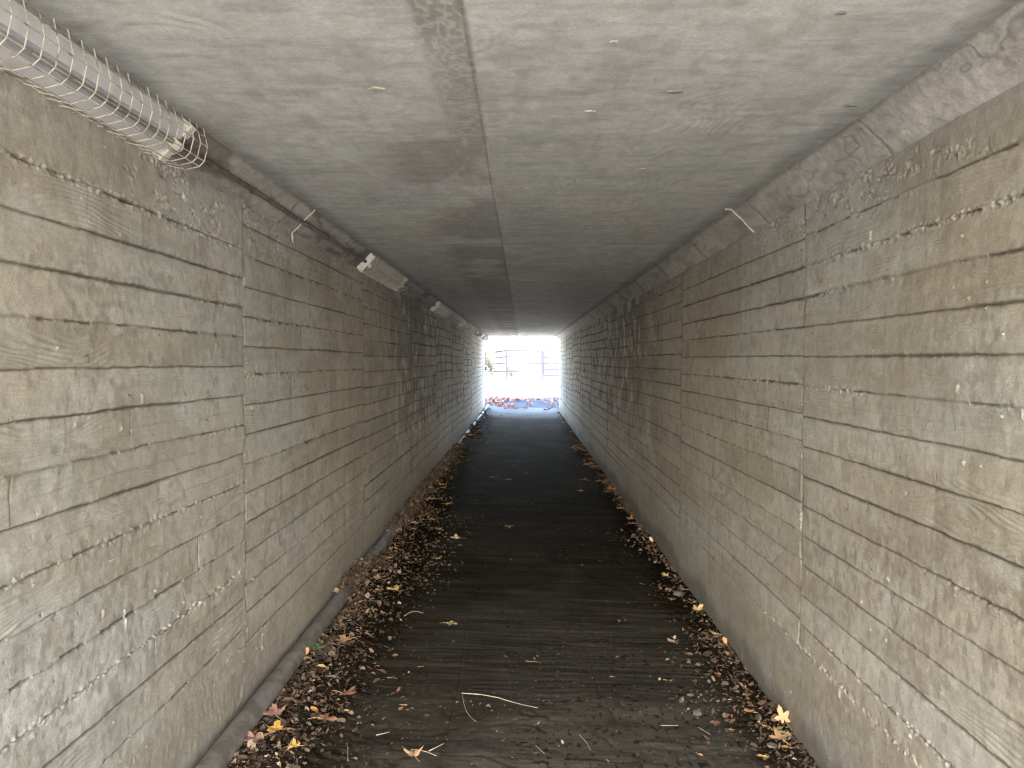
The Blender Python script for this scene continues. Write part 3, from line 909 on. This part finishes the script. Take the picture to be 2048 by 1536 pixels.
leaf(985, 957, .060, 'maple', 'black', 'dark wet leaf beside the rust orange leaf in the centre', curl=.5)
leaf(1053, 948, .050, 'maple', 'black', 'dark curled leaf right of centre far in the passage', curl=1.3)
leaf(1162, 984, .050, 'maple', 'orange', 'terracotta leaf on the open path towards the right wall', curl=.7)
leaf(1198, 966, .050, 'maple', 'orange', 'orange leaf by the right wall farther in than the terracotta one', curl=.8)
leaf(1244, 1022, .050, 'maple', 'orange', 'orange lobed leaf near the right wall before the russet cluster', curl=.8)
leaf(1260, 1044, .048, 'maple', 'orange', 'upper russet leaf of the cluster against the right wall', curl=1.2)
leaf(1266, 1054, .042, 'maple', 'brown', 'lower brown leaf of the cluster against the right wall', curl=1.2)
leaf(1312, 1088, .040, 'oval', 'lemon', 'buff leaf standing on edge against the right wall', curl=.7, rz=.1, lift=.02, tilt=(1.0, -.4))
leaf(1333, 1160, .038, 'maple', 'lemon', 'pale yellow spiky leaf at the start of the right litter heap', curl=1.5)
leaf(1284, 1172, .030, 'oval', 'brown', 'reddish brown leaf alone on the path right of centre', curl=.8)
leaf(1340, 1190, .045, 'oval', 'pink', 'pinkish leaf on the left side of the grey stone', curl=1.0)
leaf(1372, 1188, .042, 'oval', 'pink', 'pinkish leaf against the wall on the right side of the grey stone', curl=1.0)
leaf(1346, 1208, .030, 'maple', 'orange', 'small orange leaf just in front of the grey stone', curl=.9)
leaf(1397, 1230, .048, 'maple', 'lemon', 'bright lemon yellow leaf against the right wall', curl=1.5)
leaf(1348, 1290, .030, 'maple', 'tan', 'small tan leaf with upturned tips on the right of the path', curl=1.4)
leaf(1338, 1327, .028, 'oval', 'yellow', 'small amber leaf below the tan one on the right of the path', curl=1.0)
leaf(1434, 1280, .036, 'oval', 'tan', 'curled buff leaf at the foot of the right wall below the lemon one', curl=1.5)
leaf(1457, 1298, .036, 'oval', 'orange', 'orange leaf propped upright against the right wall', curl=.6, rz=.2, lift=.02, tilt=(1.1, -.3))
leaf(1458, 1320, .034, 'oval', 'tan', 'tan leaf lying just below the propped orange leaf', curl=1.0)
leaf(1502, 1440, .036, 'oval', 'orange', 'orange curled leaf in the right litter heap', curl=1.3)
leaf(1555, 1478, .040, 'maple', 'olive', 'olive green leaf beside the peach leaf at lower right', curl=.8)
leaf(1566, 1494, .046, 'maple', 'tan', 'flat buff leaf under the peach leaf at lower right', curl=.5)
leaf(1582, 1466, .042, 'maple', 'peach', 'large peach coloured leaf raised against the right wall', curl=.6, lift=.035, rz=.3, tilt=(.95, -.2))
leaf(1577, 1513, .032, 'oval', 'orange', 'orange oval leaf in the lower right corner of the path', curl=.8, rz=1.5)
leaf(1530, 1532, .026, 'oval', 'yellow', 'yellow brown leaf at the bottom edge in the right litter', curl=1.0)
leaf(1405, 1522, .022, 'oval', 'peach', 'small round pale leaf at the bottom right of the open path', curl=.7)
leaf(1225, 1362, .018, 'oval', 'lemon', 'tiny pale oval leaf on the open path right of centre', curl=.5, rz=1.3)
leaf(1333, 1368, .018, 'oval', 'lemon', 'tiny pale leaf on the open path left of the pebbles', curl=.5, rz=1.1)
leaf(1465, 1470, .022, 'oval', 'lemon', 'small cream leaf lying clear of the right litter', curl=.5, rz=1.5)
leaf(1432, 1456, .020, 'oval', 'tan', 'small tan leaf lying clear of the right litter', curl=.5, rz=1.5)
leaf(805, 1423, .024, 'oval', 'tan', 'small tan triangular leaf on the open path at lower left', curl=.8)
leaf(837, 1344, .022, 'oval', 'olive', 'small greenish leaf on the open path at lower left', curl=.5, rz=1.8)
leaf(775, 1367, .022, 'oval', 'tan', 'small tan leaf between the left litter and the open path', curl=.5, rz=1.5)
leaf(688, 1443, .026, 'oval', 'lemon', 'small cream leaf at the outer edge of the left litter', curl=.6, rz=1.2)
leaf(622, 1444, .040, 'oval', 'orange', 'folded orange leaf in the middle of the left litter', curl=1.5, rz=.7)
leaf(540, 1450, .060, 'maple', 'pink', 'big dusty pink leaf near the pipe at lower left', curl=.7)
leaf(500, 1505, .055, 'maple', 'pink', 'reddish brown broad leaf against the pipe at the bottom left', curl=.9)
leaf(640, 1462, .045, 'maple', 'brown', 'broad brown leaf in the middle of the left litter', curl=.9)
leaf(685, 1408, .050, 'maple', 'brown', 'large brown curled leaf at the outer edge of the left litter', curl=1.1)
leaf(825, 1530, .045, 'maple', 'tan', 'torn tan leaf in the tangle of stalks at the bottom edge', curl=1.2)
leaf(998, 833, .085, 'maple', 'black', 'black leaf clump left of centre at the far mouth', curl=1.0)
leaf(1058, 833, .080, 'maple', 'black', 'black leaf clump right of centre at the far mouth', curl=.7)
leaf(1077, 841, .050, 'maple', 'black', 'small black leaf at the far mouth towards the right wall', curl=1.1)

# more mid-distance leaves that look all alike
rr = random.Random(4)
for k in range(26):
    y = 5.5 + 15 * rr.random(); x = -HW + .12 + abs(rr.gauss(0, .16)); 
    leaf(400 + k * 11, 900 + k * 7, .042, 'maple', rr.choice(['orange', 'brown', 'orange', 'tan']),
         'dull brown or orange leaf lying in the litter along the left wall in mid passage',
         'lone leaves in the litter along the left wall', curl=1.0, pos=(x, y, float(fz(x)) + .02))
for k in range(34):
    y = rr.choice([rr.gauss(10.8, .9), rr.gauss(13.5, .5), rr.gauss(20, 2.2)])
    y = max(8.0, min(24, y))
    x = HW - .06 - abs(rr.gauss(0, .11))
    leaf(1400 + k * 11, 900 + k * 7, .055, 'maple', rr.choice(['orange', 'brown', 'orange', 'orange']),
         'russet leaf lying in the heap along the right wall deep in the passage',
         'russet leaves in the heap along the right wall', curl=1.3, pos=(x, y, float(fz(x)) + .015 + .02 * rr.random()))

# ------------------------------------------------------------------ straws, twigs and stones
def stalk(pts, r, label, mat='straw', cat='straw', name='dry_stalk', group=None):
    P = [floor_at(*p) for p in pts]
    o3 = Vector(P[0])
    m = MB()
    q = [Vector((a, b, c + .007 + .006 * (i % 2))) for i, (a, b, c) in enumerate(P)]
    # smooth by midpoints
    qq = [q[0]]
    for i in range(len(q) - 1):
        qq += [q[i].lerp(q[i + 1], .33), q[i].lerp(q[i + 1], .67)]
    qq.append(q[-1])
    rs = [r * (1 - .6 * i / len(qq)) for i in range(len(qq))]
    m.tube([p - o3 for p in qq], rs, 5)
    o = m.build(name, M[mat], None, True); o.location = o3
    return tag(o, label, cat, group)
stalk([(922, 1398), (980, 1404), (1030, 1418), (1076, 1430)], .0022, 'long pale straw lying across the middle of the path')
stalk([(924, 1402), (926, 1425), (936, 1445), (952, 1460)], .0012, 'thin curved stalk hooked below the long pale straw')
stalk([(690, 1540), (689, 1505)], .0012, 'thin upright-looking straw at the bottom edge left of the tangle')
stalk([(748, 1486), (775, 1482)], .0018, 'short pale straw on the open path at lower left')
stalk([(855, 1518), (886, 1505)], .0018, 'short straw poking out of the tangle at the bottom edge')
stalk([(820, 1515), (845, 1520), (870, 1528)], .0016, 'bent straw lying in the tangle at the bottom edge')
stalk([(634, 1292), (665, 1300), (690, 1304)], .0016, 'fine brown stalk running to the large tan leaf')
stalk([(645, 1362), (655, 1370), (682, 1352)], .0016, 'pale forked stalk below the folded yellow leaf')
stalk([(806, 1240), (824, 1230), (845, 1234)], .0020, 'pale bent stalk on the path beyond the crumpled olive leaf')
stalk([(1052, 1331), (1084, 1336)], .0014, 'short straw on the open path right of centre')
stalk([(1325, 1462), (1360, 1465)], .0016, 'short straw on the open path left of the cream leaf')
stalk([(1160, 1482), (1175, 1500), (1183, 1514)], .0013, 'curved grass stem on the open path at lower right')
stalk([(1072, 1505), (1090, 1525)], .0013, 'thin slanting grass stem at the bottom of the path')
stalk([(1400, 1465), (1425, 1483)], .0013, 'slanting straw beside the small tan leaf on the right')
stalk([(1097, 967), (1130, 966)], .0022, 'dark stick lying crosswise on the path far in', 'bark', 'twig', 'twig')

def stone(px, py, r, label, mat='stone', group=None):
    x, y, z = floor_at(px, py)
    bm = bmesh.new(); bmesh.ops.create_icosphere(bm, subdivisions=3, radius=1)
    rs = random.Random(int(px)); a, b, c = rs.uniform(.8, 1.2), rs.uniform(.7, 1.1), rs.uniform(.45, .7)
    for v in bm.verts:
        f = 1 + .16 * math.sin(v.co.x * 3 + px) * math.cos(v.co.y * 2.6 + py) + .07 * math.sin(v.co.z * 7 + px)
        v.co = Vector((v.co.x * a * f, v.co.y * b * f, v.co.z * c * f)) * r
    me = bpy.data.meshes.new('stone'); bm.to_mesh(me); bm.free()
    me.polygons.foreach_set('use_smooth', [True] * len(me.polygons))
    o = link('stone', me, M[mat], None, (x, y, z + r * c * .6))
    return tag(o, label, 'stone', group)
stone(1360, 1194, .034, 'angular grey stone among pinkish leaves by the right wall')
stone(1454, 1374, .014, 'blue grey pebble at the tip of the right litter heap')
stone(1422, 1370, .012, 'cream pebble left of the blue grey one')
stone(1398, 1436, .020, 'dark round pebble clear of the right litter heap')
stone(1384, 1398, .012, 'small dark pebble up the path from the dark round one')
stone(1550, 1502, .020, 'dark grey stone below the peach leaf at lower right')
stone(1400, 1336, .016, 'flat grey pebble near the top of the right litter heap')

# ------------------------------------------------------------------ outside, far mouth
def gz(x, y):
    """ground height outside: level at the mouth, then a rise to the field"""
    return .0 + .20 * ss(y, 25.5, 29.5) + .60 * ss(y, 29.5, 35) + .0 * x

ua = np.concatenate([np.linspace(Y1 - .02, 40, 150), np.linspace(41, 600, 40)]).astype(F)
va = np.concatenate([np.linspace(-500, -12, 20), np.linspace(-11, 11, 170), np.linspace(12, 500, 20)]).astype(F)
U, V = np.meshgrid(ua, va, indexing='ij')
Z = gz(V, U) + (fbm(U * 1.5, V * 1.5, 7001, 4) - .5) * .06 * ss(U, 26, 29) - .012 + fz(np.clip(V, -1.17, 1.17)) * ss(27 - U, 0, 2)
Z += ss(U, 60, 300) * 3.0 * fbm(U * .01, V * .01, 7002, 3)
C = np.zeros(U.shape + (3,), F) + np.array((.62, .58, .50), F)
C *= (.8 + .4 * fbm(U * 2, V * 2, 7003, 4))[..., None]
C = mixc(C, (.26, .25, .18), ss(U, 35.5, 40))
C = mixc(C, (.028, .04, .066), ss(30.5 - U + .4 * (fbm(V * 2, U * 2, 7004, 3) - .5), 0, .5))  # asphalt by the mouth, bluish shade tint put into its colour
o = grid_mesh('ground', np.stack([V, U, Z], -1), C, surface_mat('outdoor_ground', .95, (30, .4), .3, .01), None, flip=True)
tag(o, 'sunlit dry ground beyond the far mouth of the underpass', 'ground', kind='structure')

ub = np.linspace(-200, Y0 + .02, 60).astype(F); vb = np.linspace(-200, 200, 60).astype(F)
U, V = np.meshgrid(ub, vb, indexing='ij')
C = np.zeros(U.shape + (3,), F) + np.array((.36, .345, .32), F)
Z = (fbm(U * .3, V * .3, 7010, 3) - .5) * .05
o = grid_mesh('ground', np.stack([V, U, Z * 0 - .01 + 0 * U], -1), C, bpy.data.materials['outdoor_ground'], None, flip=True)
tag(o, 'sunlit dry ground before the near mouth of the underpass', 'ground', kind='structure')

# earth bank over the passage
em = []
ys = np.linspace(Y0 + .36, Y1 - .36, 40).astype(F); xs = np.linspace(-60, 60, 80).astype(F)
U, V = np.meshgrid(ys, xs, indexing='ij')
Z = 3.05 + .25 * fbm(U * .4, V * .4, 7020, 3)
C = np.zeros(U.shape + (3,), F) + np.array((.15, .14, .08), F)
o = grid_mesh('embankment', np.stack([V, U, Z], -1), C, bpy.data.materials['outdoor_ground'], None, flip=True)
tag(o, 'earth bank carried over the underpass', 'embankment', kind='structure')
m = MB()
for s in (-1, 1):
    a, b = sorted((s * 6.01, s * 60))
    for y in (Y0 + .2, Y1 - .5):
        m.box((a, y, -.3), (b, y + .3, 3.2))
o = m.build('embankment_face', M['earth'], None)
tag(o, 'steep grassy faces of the bank beside the headwalls', 'embankment', kind='structure')

# red and orange leaf carpet at the far mouth
rg = np.random.default_rng(17)
n = 5200
y = rg.uniform(24.4, 31.5, n); x = rg.normal(-.5, 1.3, n)
keep = (vn(x * 2.2, y * 1.2, 78) + .35 * np.exp(-((y - 27.3) / 1.6) ** 2) * (x < .4)) > .55
keep |= (x > .8) & (rg.random(n) < .4)
x, y = x[keep], y[keep]; n = len(x)
L = rg.gamma(6, .011, n).clip(.03, .13); W = L * rg.uniform(.6, 1.1, n)
RED = np.array([(.36, .10, .09), (.42, .17, .10), (.48, .26, .12), (.26, .09, .08), (.5, .34, .2)], F) * .8
cols = RED[rg.choice(5, n, p=[.34, .26, .18, .12, .10])] * rg.uniform(.7, 1.3, (n, 1)).astype(F)
flakes('leaf_litter', x, y, gz(x, y) + .03 + fz(np.clip(x, -1.17, 1.17)) * ss(27 - y, 0, 2), L, W, cols,
       'carpet of red and orange leaves on the ground outside the far mouth', seed=19, tiltmax=.35)

# steel fence, gate and sign
def ow(px, py, y): return ((px - 1044) * y / FPX, y, EYE - (py - 722) * y / FPX)
YF = 35.0
fn = empty('steel_fence', (ow(1050, 750, YF)[0], YF, .8)); O = fn.location.copy()
def L_(p): return tuple(Vector(p) - O)
pA = ow(1013, 701, YF); pB = ow(1083, 702, YF); pC = ow(930, 712, 46.0)
for dz in (0, -.28, -.57, -.95):
    m = MB(); m.tube([L_((pA[0], pA[1], pA[2] + dz)), L_((pB[0], pB[1], pB[2] + dz))], .046 if dz == 0 else .036, 6); m.build('rail', M['metal'], fn)
    m = MB(); m.tube([L_((pA[0], pA[1], pA[2] + dz)), L_((pC[0], pC[1], pC[2] + dz))], .050 if dz == 0 else .040, 6); m.build('rail', M['metal'], fn)
for p in (pA, pC, tuple((a + b) / 2 for a, b in zip(pA, pC))):
    m = MB(); m.tube([L_((p[0], p[1], .6)), L_((p[0], p[1], p[2] + .02))], .055, 8); m.build('post', M['metal'], fn)
tag(fn, 'pale steel rail fence beyond the far mouth, bending away on the left', 'fence')

gp = empty('gate_post', (ow(1085, 757, YF)[0], YF - .03, .80))
m = MB(); m.box((-.045, -.045, 0), (.045, .045, 1.26)); m.build('shaft', M['metal'], gp)
m = MB(); m.box((-.075, -.06, .72), (.075, .06, 1.24)); m.build('latch_housing', M['metal'], gp)
m = MB(); m.box((-.13, -.1, -.02), (.13, .1, .02)); m.build('base_plate', M['metal'], gp)
tag(gp, 'thick steel post at the hanging end of the gate', 'post')

gt = empty('field_gate', (ow(1088, 751, YF)[0], YF, .92))
for k, py in enumerate((702.5, 714.5, 726.6, 739, 751)):
    z = ow(1088, py, YF)[2] - .92
    m = MB(); m.tube([(0, 0, z), (3.2, 0, z)], .040, 6); m.build('bar', M['metal'], gt)
for xx in (0, 1.6, 3.2):
    m = MB(); m.tube([(xx, 0, 0), (xx, 0, 1.12)], .045, 6); m.build('stile', M['metal'], gt)
tag(gt, 'five-bar steel field gate at the right of the far opening', 'gate')
sx = ow(1107, 720, YF - .05)
sg = empty('sign', sx)
m = MB(); m.box((0, -.008, 0), (.42, .008, .40)); m.build('board', M['sign'], sg)
for zz, w in ((.33, .26), (.27, .20), (.20, .30), (.10, .24), (.05, .30)):
    m = MB(); m.box((.06, -.013, zz), (.06 + w, -.009, zz + .022)); m.build('line', M['ink'], sg)
tag(sg, 'small rectangular notice hung on the field gate', 'sign')
pl = empty('pole', (ow(1075, 700, 60)[0], 60, .5))
m = MB(); m.tube([(0, 0, 0), (0, 0, 2.7)], .045, 6); m.build('shaft', M['metal'], pl)
tag(pl, 'thin lone pole standing far behind the fence', 'pole')

def shrub(px, py, y, h, w, label, seed):
    r = random.Random(seed)
    x, _, _ = ow(px, py, y)
    z0 = float(gz(x, y)) - .05
    root = empty('shrub', (x, y, z0))
    st = MB(); tips = []
    for k in range(16):
        a = r.uniform(0, 6.28); s = r.uniform(.3, 1) * w
        p = [Vector((0, 0, 0))]
        for j in range(1, 7):
            t = j / 6
            p.append(Vector((math.cos(a) * s * t ** 1.3 + r.uniform(-.05, .05), math.sin(a) * s * t ** 1.3 + r.uniform(-.05, .05), h * t * r.uniform(.85, 1.05) * (1 - .4 * s / w * t))))
            if j > 1:
                q = p[-1] + Vector((r.uniform(-.3, .3), r.uniform(-.3, .3), r.uniform(0, .3)))
                st.tube([p[-1], q], [.006, .003], 4); tips.append(q); tips.append((p[-1] + q) / 2)
        st.tube(p, [.022 * (1 - .8 * i / 6) for i in range(7)], 5); tips += p[2:]
    st.build('stem', M['bark'], root)
    lf = MB()
    for t in tips:
        for _ in range(9):
            c = t + Vector((r.gauss(0, .09), r.gauss(0, .09), r.gauss(0, .09)))
            u = Vector((r.gauss(0, 1), r.gauss(0, 1), r.gauss(0, 1))).normalized() * r.uniform(.02, .045)
            w_ = u.cross(Vector((r.gauss(0, 1), r.gauss(0, 1), r.gauss(0, 1)))).normalized() * .018
            lf.add([c - u, c + w_, c + u, c - w_], [(0, 1, 2, 3)])
    lf.build('leaves', M['leafgreen'], root)
    return tag(root, label, 'shrub')
shrub(984, 740, 37.0, 1.6, .8, 'straggly pale shrub behind the fence at the left of the far opening', 3)
shrub(958, 740, 36.0, 2.1, .8, 'taller shrub half hidden by the left wall of the far opening', 9)
shrub(1024, 738, 40.0, .5, .25, 'low tuft of shrub behind the middle of the fence', 12)

# ------------------------------------------------------------------ light
EL = math.radians(32); AZ = math.radians(184)   # sun stands behind the viewer
world = bpy.data.worlds.new('World'); scene.world = world; world.use_nodes = True
nt = world.node_tree
sky = nt.nodes.new('ShaderNodeTexSky'); sky.sky_type = 'NISHITA'; sky.sun_disc = False
sky.sun_elevation = EL; sky.sun_rotation = AZ; sky.air_density = 1.0; sky.dust_density = 2.0; sky.ozone_density = 1.0
bg = nt.nodes['Background']; bg.inputs['Strength'].default_value = .15
nt.links.new(sky.outputs[0], bg.inputs['Color'])
sd = bpy.data.lights.new('sun', 'SUN'); sd.energy = 5.0; sd.angle = math.radians(.53); sd.color = (1, .975, .94)
so = bpy.data.objects.new('sun', sd); COL.objects.link(so)
d = Vector((math.sin(AZ) * math.cos(EL), math.cos(AZ) * math.cos(EL), math.sin(EL)))   # towards the sun
so.rotation_euler = (-d).to_track_quat('-Z', 'Y').to_euler(); so.location = d * 50 + Vector((0, 10, 0))

# ------------------------------------------------------------------ camera
cd = bpy.data.cameras.new('camera'); cam = bpy.data.objects.new('camera', cd); COL.objects.link(cam)
cam.location = (0, 0, EYE)
cam.rotation_euler = (math.radians(90) - math.atan(46 / FPX), 0, math.atan(20 / FPX))
cd.sensor_width = 36; cd.lens = FPX / 2048 * 36; cd.clip_start = .05; cd.clip_end = 2000
scene.camera = cam

scene.view_settings.view_transform = 'Standard'; scene.view_settings.look = 'None'
scene.cycles.film_exposure = 10.0   # the photograph is exposed for the dim inside of the passage
scene.view_settings.exposure = 1.17; scene.view_settings.gamma = 1.25
scene.cycles.max_bounces = 10; scene.cycles.diffuse_bounces = 9; scene.cycles.glossy_bounces = 4
scene.cycles.filter_width = 1.15
scene.cycles.use_denoising = True; scene.cycles.caustics_reflective = False; scene.cycles.caustics_refractive = False
scene.cycles.sample_clamp_indirect = 0
